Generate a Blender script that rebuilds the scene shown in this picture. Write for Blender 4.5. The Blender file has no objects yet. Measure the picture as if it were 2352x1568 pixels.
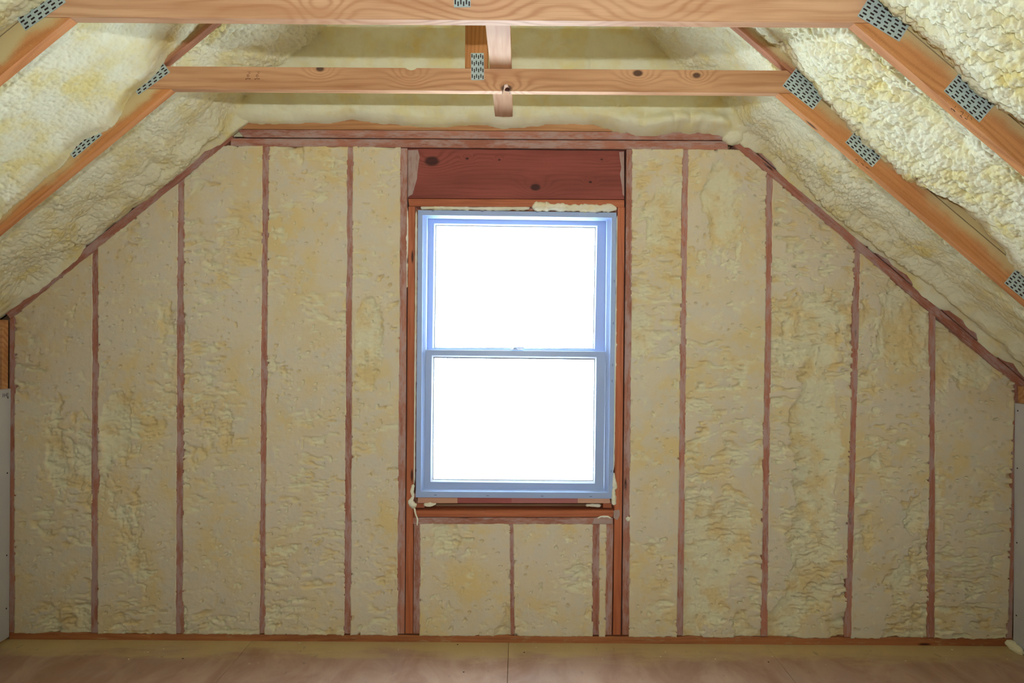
import bpy, bmesh, math
import numpy as np
from mathutils import Matrix, Vector

# ------------------------------------------------------------------ camera, light, exposure
F, CX, CY, ROLL, H = 1617.0, 1190.0, 768.0, math.radians(0.4), 1.466
SR, CR = math.sin(ROLL), math.cos(ROLL)
YW, Y1, Y2 = 3.35, 2.706, 2.096          # front of gable studs, far truss, near truss
scene = bpy.context.scene
COL = scene.collection

cam_d = bpy.data.cameras.new('camera'); cam = bpy.data.objects.new('camera', cam_d); COL.objects.link(cam)
cam_d.sensor_width = 36.0; cam_d.lens = 36.0 * F / 2352.0
cam_d.shift_x = -(CX - 1176.0) / 2352.0; cam_d.shift_y = (CY - 784.0) / 2352.0
cam_d.clip_start = 0.05
cam.matrix_world = Matrix.Translation((0, 0, H)) @ Matrix.Rotation(math.pi / 2, 4, 'X') @ Matrix.Rotation(ROLL, 4, 'Z')
scene.camera = cam

world = bpy.data.worlds.new('daylight'); scene.world = world; world.use_nodes = True
bg = world.node_tree.nodes['Background']
bg.inputs['Color'].default_value = (0.64, 0.81, 1.0, 1); bg.inputs['Strength'].default_value = 24.0

fl_d = bpy.data.lights.new('camera_flash', 'SPOT'); flash = bpy.data.objects.new('camera_flash', fl_d); COL.objects.link(flash)
fl_d.energy = 165.0; fl_d.color = (0.82, 0.91, 1.0); fl_d.shadow_soft_size = 0.02
fl_d.spot_size = math.radians(112); fl_d.spot_blend = 1.0
flash.location = (0.0, -0.2, H + 0.22); flash.rotation_euler = (math.radians(101), 0, 0)

vs = scene.view_settings
vs.view_transform = 'Standard'; vs.look = 'None'; vs.exposure = 0.0; vs.gamma = 1.0; vs.use_curve_mapping = False

# ------------------------------------------------------------------ helpers
def P(px, py, Y):
    """photo pixel -> (x, z) on the upright plane at distance Y"""
    dx, dy = px - CX, py - CY
    ux, uy = CR * dx + SR * dy, -SR * dx + CR * dy
    return (ux * Y / F, H - uy * Y / F)

def srgb(r, g, b):
    f = lambda c: (c / 255 / 12.92) if c <= 10.3 else ((c / 255 + 0.055) / 1.055) ** 2.4
    return (f(r), f(g), f(b), 1)

def adopt(o, parent):
    if parent is not None:
        o.parent = parent
        o.matrix_parent_inverse = Matrix.Translation(-parent.location)

def empty(name, loc, label, cat, kind=None, group=None):
    o = bpy.data.objects.new(name, None); COL.objects.link(o); o.location = loc
    o.empty_display_size = 0.1
    tag(o, label, cat, kind, group); return o

def tag(o, label=None, cat=None, kind=None, group=None):
    if label: o['label'] = label
    if cat: o['category'] = cat
    if kind: o['kind'] = kind
    if group: o['group'] = group

def from_bm(name, bm, mat, parent=None, M=None, smooth=False):
    me = bpy.data.meshes.new(name); bm.to_mesh(me); bm.free()
    if smooth: me.polygons.foreach_set('use_smooth', np.ones(len(me.polygons), bool))
    me.materials.append(mat)
    o = bpy.data.objects.new(name, me); COL.objects.link(o)
    if M is not None: o.matrix_world = M
    adopt(o, parent); return o

def frame_of(axis, y0):
    (ax, az), (bx, bz) = axis
    L = math.hypot(bx - ax, bz - az); ex = ((bx - ax) / L, (bz - az) / L)
    return Matrix(((ex[0], 0, -ex[1], ax), (0, 1, 0, y0), (ex[1], 0, ex[0], az), (0, 0, 0, 1)))

def to_local(pt, axis):
    M = frame_of(axis, 0).inverted(); v = M @ Vector((pt[0], 0, pt[1])); return (v.x, v.z)

def prism(name, poly, y0, y1, mat, parent=None, axis=None, bev=0.0015):
    """polygon in the xz plane (counter-clockwise or not), extruded y0..y1; local x runs along axis"""
    if axis is None: axis = (poly[0], poly[1])
    M = frame_of(axis, y0)
    pts = [to_local(p, axis) for p in poly]
    bm = bmesh.new()
    a = [bm.verts.new((x, 0, z)) for x, z in pts]; b = [bm.verts.new((x, y1 - y0, z)) for x, z in pts]
    n = len(pts)
    bm.faces.new(a); bm.faces.new(b[::-1])
    for i in range(n): bm.faces.new((a[i], b[i], b[(i + 1) % n], a[(i + 1) % n]))
    bmesh.ops.recalc_face_normals(bm, faces=bm.faces)
    if bev: bmesh.ops.bevel(bm, geom=list(bm.edges), offset=bev, segments=1, affect='EDGES')
    return from_bm(name, bm, mat, parent, M)

def box(name, x0, x1, y0, y1, z0, z1, mat, parent=None, bev=0.0):
    return prism(name, [(x0, z0), (x1, z0), (x1, z1), (x0, z1)], y0, y1, mat, parent, ((x0, z0), (x1, z0)), bev)

def ring(name, out, inn, y0, y1, mat, parent=None, yi0=None, bev=0.0008):
    """frame between two quads of (x,z); front at y0 (outer edge) and yi0 (inner edge), back at y1"""
    yi0 = y0 if yi0 is None else yi0
    bm = bmesh.new()
    ao = [bm.verts.new((x, y0, z)) for x, z in out]; ai = [bm.verts.new((x, yi0, z)) for x, z in inn]
    bo = [bm.verts.new((x, y1, z)) for x, z in out]; bi = [bm.verts.new((x, y1, z)) for x, z in inn]
    for i in range(4):
        j = (i + 1) % 4
        bm.faces.new((ao[i], ao[j], ai[j], ai[i])); bm.faces.new((bo[i], bi[i], bi[j], bo[j]))
        bm.faces.new((ao[i], bo[i], bo[j], ao[j])); bm.faces.new((ai[i], ai[j], bi[j], bi[i]))
    bmesh.ops.recalc_face_normals(bm, faces=bm.faces)
    if bev: bmesh.ops.bevel(bm, geom=list(bm.edges), offset=bev, segments=1, affect='EDGES')
    return from_bm(name, bm, mat, parent)

# --- noise in numpy
def _h(ix, iy, s):
    n = (ix.astype(np.int64) * 374761393 + iy.astype(np.int64) * 668265263 + s * 2147483647) & 0xFFFFFFFF
    n = ((n ^ (n >> 13)) * 1274126177) & 0xFFFFFFFF
    n = ((n ^ (n >> 16)) * 2246822519) & 0xFFFFFFFF
    return ((n ^ (n >> 15)) & 0xFFFFFF) / float(0xFFFFFF)

def vn(x, y, s=0):
    ix, iy = np.floor(x), np.floor(y); fx, fy = x - ix, y - iy
    fx = fx * fx * fx * (fx * (fx * 6 - 15) + 10); fy = fy * fy * fy * (fy * (fy * 6 - 15) + 10)
    a, b, c, d = _h(ix, iy, s), _h(ix + 1, iy, s), _h(ix, iy + 1, s), _h(ix + 1, iy + 1, s)
    return 2 * ((a * (1 - fx) + b * fx) * (1 - fy) + (c * (1 - fx) + d * fx) * fy) - 1

def fbm(x, y, s=0, o=4):
    t, a = 0, 0.5
    for k in range(o): t = t + a * vn(x * 2 ** k, y * 2 ** k, s + 17 * k); a *= 0.5
    return t

def dome(x, y, s=0):
    """rounded bubbles: 1 at a cell's middle, falling to creases between cells"""
    ix, iy = np.floor(x), np.floor(y); best = np.full(np.shape(x), 9.0)
    for i in (-1, 0, 1):
        for j in (-1, 0, 1):
            cx, cy = ix + i, iy + j
            px, py = cx + 0.1 + 0.8 * _h(cx, cy, s), cy + 0.1 + 0.8 * _h(cx, cy, s + 91)
            best = np.minimum(best, (px - x) ** 2 + (py - y) ** 2)
    return np.sqrt(np.clip(1 - best * 1.25, 0, 1))

def sstep(a, b, x):
    t = np.clip((x - a) / (b - a), 0, 1); return t * t * (3 - 2 * t)

def grid(name, V, mat, parent=None, attrs=None, flip=False):
    n, m = V.shape[:2]
    idx = np.arange(n * m).reshape(n, m)
    q = np.stack([idx[:-1, :-1], idx[1:, :-1], idx[1:, 1:], idx[:-1, 1:]], -1).reshape(-1, 4)
    if flip: q = q[:, ::-1]
    me = bpy.data.meshes.new(name)
    me.vertices.add(n * m); me.vertices.foreach_set('co', np.ascontiguousarray(V.reshape(-1), np.float32))
    me.loops.add(q.size); me.loops.foreach_set('vertex_index', np.ascontiguousarray(q.reshape(-1), np.int32))
    me.polygons.add(len(q)); me.polygons.foreach_set('loop_start', np.arange(0, q.size, 4, dtype=np.int32))
    me.polygons.foreach_set('use_smooth', np.ones(len(q), bool))
    for k, v in (attrs or {}).items():
        at = me.attributes.new(k, 'FLOAT', 'POINT'); at.data.foreach_set('value', np.ascontiguousarray(v.reshape(-1), np.float32))
    me.update(calc_edges=True); me.validate()
    me.materials.append(mat)
    o = bpy.data.objects.new(name, me); COL.objects.link(o); adopt(o, parent); return o

def blob_tube(name, pts, radii, mat, parent, seed=0, lump=0.25, flat=1.0, n=14, step=0.004):
    """lumpy bead of cured foam along a 3d polyline"""
    pts = [Vector(p) for p in pts]; cum = [0]
    for a, b in zip(pts, pts[1:]): cum.append(cum[-1] + (b - a).length)
    L = cum[-1]; m = max(4, min(90, int(L / step)))
    s = np.linspace(0, L, m); c = np.array(cum)
    C = np.stack([np.interp(s, c, [p[k] for p in pts]) for k in range(3)], -1)
    r = np.interp(s, c, radii) * (1 + lump * vn(s * 55, s * 0 + seed, seed))
    e = np.minimum(s, L - s); r = r * np.sqrt(np.clip(1 - (1 - np.clip(e / (np.maximum(r, 1e-4)), 0, 1)) ** 2, 0.02, 1))
    T = np.gradient(C, axis=0); T /= np.linalg.norm(T, axis=1)[:, None]
    U = np.cross(T, (0, 1, 0)); U /= np.linalg.norm(U, axis=1)[:, None] + 1e-9; W = np.cross(T, U)
    a = np.linspace(0, 2 * np.pi, n + 1)
    A, S = np.meshgrid(a, s); R = r[:, None] * (1 + lump * 0.6 * vn(S * 120, np.cos(A) * 2 + np.sin(A) * 1.3 + seed, seed + 5))
    V = C[:, None] + R[..., None] * (np.cos(A)[..., None] * U[:, None] + flat * np.sin(A)[..., None] * W[:, None])
    return grid(name, V, mat, parent, flip=True)

# ------------------------------------------------------------------ materials
class NT:
    def __init__(s, name):
        s.m = bpy.data.materials.new(name); s.m.use_nodes = True; s.t = s.m.node_tree
        s.b = s.t.nodes['Principled BSDF']
    def n(s, kind, **kw):
        nd = s.t.nodes.new(kind)
        for k, v in kw.items(): setattr(nd, k, v)
        return nd
    def l(s, a, b): s.t.links.new(a, b)
    def put(s, sock, v):
        if hasattr(v, 'is_output') or isinstance(v, bpy.types.NodeSocket): s.l(v, sock)
        else: sock.default_value = v
    def math(s, op, a, b=0.0, c=None, clamp=False):
        nd = s.n('ShaderNodeMath', operation=op, use_clamp=clamp)
        s.put(nd.inputs[0], a); s.put(nd.inputs[1], b)
        if c is not None: s.put(nd.inputs[2], c)
        return nd.outputs[0]
    def vmath(s, op, a, b=None):
        nd = s.n('ShaderNodeVectorMath', operation=op); s.put(nd.inputs[0], a)
        if b is not None: s.put(nd.inputs[1], b)
        return nd.outputs['Value'] if op == 'LENGTH' else nd.outputs[0]
    def noise(s, vec, scale, detail=3.0, rough=0.55, dist=0.0):
        nd = s.n('ShaderNodeTexNoise'); s.put(nd.inputs['Vector'], vec)
        nd.inputs['Scale'].default_value = scale; nd.inputs['Detail'].default_value = detail
        nd.inputs['Roughness'].default_value = rough; nd.inputs['Distortion'].default_value = dist
        return nd.outputs['Fac']
    def ss(s, a, b, x):
        nd = s.n('ShaderNodeMapRange', interpolation_type='SMOOTHSTEP')
        s.put(nd.inputs['Value'], x); nd.inputs['From Min'].default_value = a; nd.inputs['From Max'].default_value = b
        return nd.outputs['Result']
    def mix(s, f, a, b, mode='MIX'):
        nd = s.n('ShaderNodeMix', data_type='RGBA', blend_type=mode)
        s.put(nd.inputs['Factor'], f); s.put(nd.inputs['A'], a); s.put(nd.inputs['B'], b)
        return nd.outputs['Result']
    def bump(s, h, strength, dist):
        nd = s.n('ShaderNodeBump'); s.put(nd.inputs['Height'], h)
        nd.inputs['Strength'].default_value = strength; nd.inputs['Distance'].default_value = dist
        return nd.outputs['Normal']

def wood(name, light, dark, knots=(), smear=0.0, over=None, rings=260.0, rough=0.6, smear_col=srgb(188, 160, 150), wild=1.0, auto_knots=True):
    t = NT(name); tc = t.n('ShaderNodeTexCoord').outputs['Object']; oi = t.n('ShaderNodeObjectInfo').outputs['Random']
    off = t.n('ShaderNodeCombineXYZ'); t.l(t.math('MULTIPLY', oi, 37.0), off.inputs[0]); t.l(t.math('MULTIPLY', oi, 5.3), off.inputs[1]); t.l(t.math('MULTIPLY', oi, 11.7), off.inputs[2])
    p = t.vmath('ADD', tc, off.outputs[0])
    sep = t.n('ShaderNodeSeparateXYZ'); t.l(tc, sep.inputs[0])
    g = t.math('MULTIPLY_ADD', sep.outputs['Z'], rings, t.math('MULTIPLY', sep.outputs['Y'], rings * 0.6))
    n1 = t.noise(t.vmath('MULTIPLY', p, (1.1, 6.0, 6.0)), 1.0, 2.0)
    n2 = t.noise(t.vmath('MULTIPLY', p, (3.5, 22.0, 22.0)), 1.0, 3.0)
    g = t.math('ADD', g, t.math('MULTIPLY_ADD', n1, 30.0 * wild, t.math('MULTIPLY', n2, 7.0)))
    kmask = None
    for (kx, kz, r, *dk) in knots:
        d = t.vmath('LENGTH', t.vmath('MULTIPLY', t.vmath('SUBTRACT', tc, (kx, 0, kz)), (1 / (1.5 * r), 0, 1 / r)))
        bell = t.math('POWER', 2.718, t.math('MULTIPLY', t.math('MULTIPLY', d, d), -0.09))
        g = t.math('ADD', g, t.math('MULTIPLY', bell, 22.0))
        if dk and not dk[0]: continue
        km = t.math('SUBTRACT', 1.0, t.ss(0.7, 1.35, d))
        kmask = km if kmask is None else t.math('MAXIMUM', kmask, km)
    sn = t.math('MULTIPLY_ADD', t.math('SINE', g), 0.5, 0.5)
    sn = t.math('POWER', sn, 2.2)
    fib = t.noise(t.vmath('MULTIPLY', p, (5.0, 260.0, 260.0)), 1.0, 2.0)
    amp = t.ss(0.3, 0.7, t.noise(t.vmath('MULTIPLY', p, (2.0, 14.0, 14.0)), 1.0, 2.0))
    col = t.mix(t.math('MULTIPLY', sn, t.math('MULTIPLY_ADD', amp, 0.42, 0.10)), light, dark)
    col = t.mix(t.ss(0.35, 0.75, t.noise(t.vmath('MULTIPLY', p, (1.6, 9, 9)), 1.0, 3.0)), col, t.mix(0.55, col, dark))
    col = t.mix(t.math('MULTIPLY', t.ss(0.45, 0.8, fib), 0.3), col, dark)
    hs = t.n('ShaderNodeHueSaturation'); t.l(col, hs.inputs['Color']); t.l(t.math('MULTIPLY_ADD', oi, 0.25, 0.88), hs.inputs['Value'])
    col = hs.outputs[0]
    if auto_knots:
        v = t.n('ShaderNodeTexVoronoi'); v.inputs['Scale'].default_value = 1.0
        t.l(t.vmath('MULTIPLY', p, (2.4, 10, 12)), v.inputs['Vector'])
        km = t.math('SUBTRACT', 1.0, t.ss(0.04, 0.10, v.outputs['Distance']))
        kmask = km if kmask is None else t.math('MAXIMUM', kmask, km)
    if kmask is not None: col = t.mix(t.math('MULTIPLY', kmask, 0.85), col, (0.035, 0.012, 0.008, 1))
    if smear > 0:
        s1 = t.noise(t.vmath('MULTIPLY', p, (7, 30, 22)), 1.0, 5.0, 0.7)
        s2 = t.noise(t.vmath('MULTIPLY', p, (25, 200, 140)), 1.0, 3.0, 0.7)
        f = t.ss(0.66 - 0.3 * smear, 0.80 - 0.25 * smear, t.math('MULTIPLY_ADD', s2, 0.35, t.math('MULTIPLY', s1, 0.72)))
        col = t.mix(t.math('MULTIPLY', f, 0.8), col, smear_col)
    rg = rough
    if over is not None:                       # dusting of spray foam past this height of the face
        z0, z1, amp, sg, *cut = over
        zz = t.math('MULTIPLY_ADD', t.math('SUBTRACT', t.noise(t.vmath('MULTIPLY', p, (5, 5, 5)), 1.0, 3.0), 0.5), amp, t.math('MULTIPLY', sep.outputs['Z'], sg))
        zz = t.math('MULTIPLY_ADD', t.math('SUBTRACT', t.noise(p, 420.0, 2.0), 0.5), 0.03, zz)
        if cut: zz = t.math('MULTIPLY_ADD', t.ss(cut[0], cut[1], sep.outputs['X']), 0.06, zz)
        col = t.mix(t.math('MULTIPLY', t.ss(z0, z1, zz), 0.93), col, srgb(214, 192, 140))
        sp = t.ss(0.66, 0.72, t.noise(p, 300.0, 1.0))
        col = t.mix(t.math('MULTIPLY', sp, 0.4), col, srgb(225, 190, 120))
    t.l(col, t.b.inputs['Base Color']); t.b.inputs['Roughness'].default_value = rg
    t.b.inputs['Specular IOR Level'].default_value = 0.25
    t.l(t.bump(t.math('ADD', fib, t.math('MULTIPLY', sn, 0.3)), 0.25, 0.001), t.b.inputs['Normal'])
    return t.m

def foam(name, cut, skin, vein, fine=1.0, use_attr=True):
    t = NT(name); tc = t.n('ShaderNodeTexCoord').outputs['Object']
    big = t.noise(tc, 3.0, 4.0, 0.6, 0.6); mid = t.noise(tc, 16.0, 4.0, 0.6)
    col = cut
    col = t.mix(t.ss(0.42, 0.68, big), col, vein)
    col = t.mix(t.math('MULTIPLY', t.ss(0.45, 0.66, mid), 0.6), col, srgb(222, 212, 190) if use_attr else srgb(232, 224, 196))
    if use_attr:
        at = t.n('ShaderNodeAttribute', attribute_name='skin').outputs['Fac']
        sk = t.mix(t.ss(0.4, 0.65, t.noise(tc, 9.0, 3.0)), skin, vein)
        col = t.mix(t.math('MULTIPLY', at, 0.85), col, sk)
        saw = t.noise(t.vmath('MULTIPLY', tc, (4.0, 4.0, 120.0)), 1.0, 2.0)
        pit = t.math('SUBTRACT', 1.0, t.ss(0.20, 0.27, t.noise(tc, 38.0, 2.0, 0.6)))
        h = t.math('ADD', t.math('MULTIPLY', saw, 0.25), t.math('MULTIPLY', t.noise(tc, 130.0, 4.0, 0.65), 1.0))
        h = t.math('SUBTRACT', h, t.math('MULTIPLY', pit, 2.2))
    else:
        col = t.mix(t.ss(0.4, 0.65, t.noise(tc, 7.0, 3.0)), skin, col)
        h = t.math('ADD', t.noise(tc, 90.0, 3.0, 0.6), t.math('MULTIPLY', t.noise(tc, 260.0, 2.0), 0.5))
    t.l(col, t.b.inputs['Base Color']); t.b.inputs['Roughness'].default_value = 0.72
    t.b.inputs['Specular IOR Level'].default_value = 0.25
    t.l(t.bump(h, 0.55 * fine, 0.003), t.b.inputs['Normal'])
    return t.m

def plain(name, col, rough=0.5, spec=0.4, metal=0.0):
    t = NT(name); t.b.inputs['Base Color'].default_value = col; t.b.inputs['Roughness'].default_value = rough
    t.b.inputs['Specular IOR Level'].default_value = spec; t.b.inputs['Metallic'].default_value = metal
    return t.m

ORL, ORD = srgb(220, 164, 112), srgb(166, 102, 54)
M_truss = wood('truss_pine', ORL, ORD)
M_stud = wood('stud_fir', srgb(190, 126, 100), srgb(140, 80, 58), smear=0.7)
M_stud_clean = wood('clean_stud_fir', srgb(200, 118, 78), srgb(150, 76, 44), smear=0.12)
M_plate = wood('plate_fir', srgb(184, 122, 98), srgb(134, 72, 54), smear=0.65)
M_sole = wood('sole_plate_fir', srgb(196, 124, 78), srgb(140, 78, 44), smear=0.3, smear_col=srgb(190, 162, 112))
M_foam_wall = foam('trimmed_wall_foam', srgb(228, 212, 180), srgb(234, 226, 186), srgb(230, 204, 144))
M_foam_roof = foam('roof_foam', srgb(238, 226, 172), srgb(244, 238, 202), srgb(236, 216, 142), use_attr=False)
M_foam_bead = foam('bead_foam', srgb(244, 236, 200), srgb(250, 246, 222), srgb(240, 224, 176), use_attr=False)
M_vinyl_sky_tint = plain('window_vinyl_sky_tint', srgb(168, 188, 226), 0.35, 0.5)  # white vinyl, with the blue of sky light and glare put into its colour
M_bead = plain('glazing_bead_white', srgb(236, 240, 246), 0.35, 0.5)
M_gasket = plain('dark_gasket', srgb(60, 70, 80), 0.6)
M_slot = plain('punched_slot', srgb(52, 34, 30), 0.8)
M_board = plain('drywall', srgb(206, 204, 204), 0.85, 0.2)
M_dark = plain('dark_mark', srgb(30, 26, 26), 0.8)
M_sheath = wood('sheathing', srgb(170, 130, 90), srgb(120, 84, 52), auto_knots=False)

def glass_mat():
    t = NT('window_glass'); t.t.nodes.remove(t.b)
    out = t.t.nodes['Material Output']; tr = t.n('ShaderNodeBsdfTransparent'); gl = t.n('ShaderNodeBsdfGlossy')
    tr.inputs[0].default_value = (0.97, 0.985, 0.98, 1); gl.inputs['Roughness'].default_value = 0.02
    lw = t.n('ShaderNodeLayerWeight'); lw.inputs['Blend'].default_value = 0.5
    fr = t.math('MULTIPLY_ADD', t.math('POWER', lw.outputs['Facing'], 5.0), 0.75, 0.03)
    mx = t.n('ShaderNodeMixShader'); t.l(fr, mx.inputs[0]); t.l(tr.outputs[0], mx.inputs[1]); t.l(gl.outputs[0], mx.inputs[2])
    t.l(mx.outputs[0], out.inputs['Surface']); return t.m
M_glass = glass_mat()

def metal_mat():
    t = NT('galvanised_steel'); tc = t.n('ShaderNodeTexCoord').outputs['Object']
    t.l(t.mix(t.noise(tc, 60.0, 3.0), srgb(172, 190, 182), srgb(202, 212, 208)), t.b.inputs['Base Color'])
    t.b.inputs['Metallic'].default_value = 0.2; t.b.inputs['Roughness'].default_value = 0.45
    return t.m
M_steel = metal_mat()

def floor_mat():
    t = NT('plywood_floor'); tc = t.n('ShaderNodeTexCoord').outputs['Object']
    sep = t.n('ShaderNodeSeparateXYZ'); t.l(tc, sep.inputs[0])
    g = t.noise(t.vmath('MULTIPLY', tc, (5.0, 2.4, 1.0)), 1.0, 5.0, 0.6, 1.0)
    f = t.noise(t.vmath('MULTIPLY', tc, (190.0, 45.0, 1.0)), 1.0, 5.0, 0.7)
    col = t.mix(t.ss(0.3, 0.7, g), srgb(200, 164, 140), srgb(168, 126, 102))
    col = t.mix(t.math('MULTIPLY', f, 0.35), col, srgb(124, 92, 76))
    sm = t.ss(0.45, 0.7, t.noise(tc, 2.6, 4.0, 0.6)); col = t.mix(t.math('MULTIPLY', sm, 0.35), col, srgb(176, 150, 138))
    # foam overspray left along the foot of the gable wall
    w = t.math('MULTIPLY_ADD', t.math('SUBTRACT', t.noise(t.vmath('MULTIPLY', tc, (3.0, 9.0, 1.0)), 1.0, 5.0, 0.65), 0.5), 0.42, sep.outputs['Y'])
    col = t.mix(t.math('MULTIPLY', t.ss(3.14, 3.30, w), 0.75), col, srgb(206, 182, 122))
    bl = t.ss(0.66, 0.72, t.noise(t.vmath('MULTIPLY', tc, (9.0, 3.0, 1.0)), 3.0, 3.0)); col = t.mix(t.math('MULTIPLY', bl, 0.4), col, srgb(104, 92, 96))
    t.l(col, t.b.inputs['Base Color']); t.b.inputs['Roughness'].default_value = 0.42; t.b.inputs['Specular IOR Level'].default_value = 0.45
    t.l(t.bump(f, 0.2, 0.001), t.b.inputs['Normal'])
    return t.m
M_floor = floor_mat()

# ------------------------------------------------------------------ room dimensions
XL, XR, ZK, ANG = -1.34, 0.993, 2.40, math.radians(39.8)
CA, SA = math.cos(ANG), math.sin(ANG)
XWL, XWR = -2.41, 2.364
XMID = (XL + XR) / 2
YB = -3.0
def inner(side, u, t=0.0):
    """point (x,z) u metres down the slope from the kink, t metres outward from the lower chord's underside"""
    if side < 0: return (XL - CA * u - SA * t, ZK - SA * u + CA * t)
    return (XR + CA * u + SA * t, ZK - SA * u + CA * t)
U_RIDGE = -(XR - XMID) / CA
UL, UR = (XL - XWL) / CA, (XWR - XR) / CA

# ------------------------------------------------------------------ floor
floor = empty('floor', (0, 0.3, 0), 'plywood subfloor with pale foam overspray along the gable wall', 'floor', 'structure')
SEAM = P(1168, 1500, YW)[0]
for (a, b) in ((XWL - 0.1, SEAM - 1.2212), (SEAM - 1.2197, SEAM - 0.0013), (SEAM + 0.0013, SEAM + 1.2197), (SEAM + 1.2212, XWR + 0.1)):
    o = prism('plywood_sheet', [(a, -0.018), (b, -0.018), (b, 0), (a, 0)], YB, YW + 0.15, M_floor, floor, ((0, 0), (1, 0)), 0.0)
    # shift mesh so object coordinates equal room coordinates
    o.data.transform(Matrix.Translation((0, YB, 0))); o.matrix_basis = Matrix.Identity(4)

o = box('subfloor', XWL - 0.2, XWR + 0.2, YB, YW + 0.15, -0.06, -0.019, M_sheath, floor)

for (nx_, ny_) in ((1051, 1480), (1204, 1498), (1065, 1543), (420, 1512), (1765, 1520)):
    Yn = H * F / (-SR * (nx_ - CX) + CR * (ny_ - CY)); xn = P(nx_, ny_, Yn)[0]
    bm = bmesh.new(); bmesh.ops.create_cone(bm, cap_ends=True, segments=12, radius1=0.004, radius2=0.0035, depth=0.0012)
    from_bm('nail_head', bm, M_dark, floor, Matrix.Translation((xn, Yn, 0.0004)))

# ------------------------------------------------------------------ gable wall
wall = empty('wall_back', (0, YW, 0), 'gable wall of reddish studs packed with trimmed cream spray foam', 'wall', 'structure')
D = 0.09
def quad(px4, Y): return [P(x, y, Y) for x, y in px4]

def zline(x0, y0, x1, y1):
    p, q = P(x0, y0, YW), P(x1, y1, YW)
    return lambda x: p[1] + (q[1] - p[1]) * (x - p[0]) / (q[0] - p[0])
sole_top = zline(21, 1453, 2326, 1467); plate_bot = zline(530, 335, 1672, 344)
rakeL = zline(24, 733, 535, 318); rakeR = zline(1686, 334, 2346, 894); sill_bot = zline(949, 1203, 1408, 1204)
top_main = lambda x: np.minimum(np.minimum(plate_bot(x), rakeL(x)), rakeR(x))

def vert(name, xt0, xt1, yt, xb0, xb1, yb, mat, Y=YW, depth=D, knots=()):
    q = quad([(xb0, yb), (xb1, yb), (xt1, yt), (xt0, yt)], Y)
    ax = (((q[0][0] + q[1][0]) / 2, q[0][1]), ((q[2][0] + q[3][0]) / 2, q[3][1]))
    if name == 'stud': q = q[:2] + [(x, float(top_main(np.float64(x))) - 0.0005) for x, z in q[2:]]
    return prism(name, q, Y, Y + depth, mat, wall, ax)

STUDS = [  # top left/right x, top y, bottom left/right x, bottom y
    ('stud', 22, 35, 728, 21, 35, 1452, M_stud), ('stud', 211, 227, 570, 209, 226, 1453, M_stud),
    ('stud', 407, 424, 400, 403, 421, 1454, M_stud), ('stud', 602, 619, 332, 595, 609, 1454, M_stud),
    ('stud', 797, 812, 334, 789, 807, 1455, M_stud), ('king_stud', 919, 936, 340, 911, 929, 1455, M_stud),
    ('trimmer_stud', 938, 953, 474, 931, 948, 1455, M_stud_clean), ('cripple_stud', 951, 967, 1203, 949, 965, 1455, M_stud),
    ('cripple_stud', 1169, 1180, 1203, 1173, 1184, 1457, M_stud), ('cripple_stud', 1360, 1378, 1204, 1359, 1377, 1458, M_stud),
    ('cripple_stud', 1392, 1409, 1204, 1389, 1405, 1458, M_stud), ('trimmer_stud', 1419, 1435, 476, 1408, 1426, 1458, M_stud_clean),
    ('king_stud', 1439, 1453, 343, 1429, 1446, 1458, M_stud), ('stud', 1568, 1582, 343, 1553, 1569, 1459, M_stud),
    ('stud', 1760, 1776, 395, 1747, 1763, 1461, M_stud), ('stud', 1962, 1977, 570, 1940, 1956, 1463, M_stud),
    ('stud', 2136, 2149, 722, 2130, 2147, 1464, M_stud), ('stud', 2329, 2341, 885, 2313, 2325, 1466, M_stud)]
for s in STUDS: vert(*s)

# horizontal members
def horiz(name, x0, y0a, x1, y0b, x2, y1b, x3, y1a, mat, Y=YW, depth=D, **kw):
    q = quad([(x0, y0a), (x1, y0b), (x2, y1b), (x3, y1a)], Y)      # bottom left, bottom right, top right, top left
    return prism(name, q, Y, Y + depth, mat, wall, (((q[0][0] + q[3][0]) / 2, (q[0][1] + q[3][1]) / 2), ((q[1][0] + q[2][0]) / 2, (q[1][1] + q[2][1]) / 2)), **kw)
horiz('sole_plate', 21, 1471, 2326, 1485, 2326, 1467, 21, 1453, M_sole)
horiz('top_plate', 530, 335, 1672, 344, 1672, 324, 530, 317.5, M_plate)
horiz('top_plate', 560, 315, 1668, 322, 1660, 304, 545, 297, M_plate)
HA = quad([(937, 455), (1434, 458), (1434, 346), (937, 341)], YW + 0.012)
hax = (((HA[0][0] + HA[3][0]) / 2, (HA[0][1] + HA[3][1]) / 2), ((HA[1][0] + HA[2][0]) / 2, (HA[1][1] + HA[2][1]) / 2))
def loc_knots(lst, Y, axis): return [(*to_local(P(k[0], k[1], Y), axis), *k[2:]) for k in lst]
M_header = wood('header_fir', srgb(158, 82, 68), srgb(112, 50, 40), loc_knots([(992, 370, 0.022), (1230, 430, 0.015), (1073, 364, 0.005), (1147, 367, 0.004), (1356, 418, 0.005), (1382, 366, 0.004)], YW + 0.012, hax), rings=300, wild=0.8, auto_knots=False)
prism('header', HA, YW + 0.012, YW + D, M_header, wall, hax)
horiz('header_plate', 940, 473.5, 1434, 476, 1434, 459, 937, 456, M_stud_clean)
horiz('sill_plate', 951, 1187, 1408, 1187, 1410, 1172, 951, 1172, M_stud_clean)
horiz('sill_plate', 949, 1203, 1408, 1204, 1408, 1188.5, 949, 1188.5, M_stud)

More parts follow.
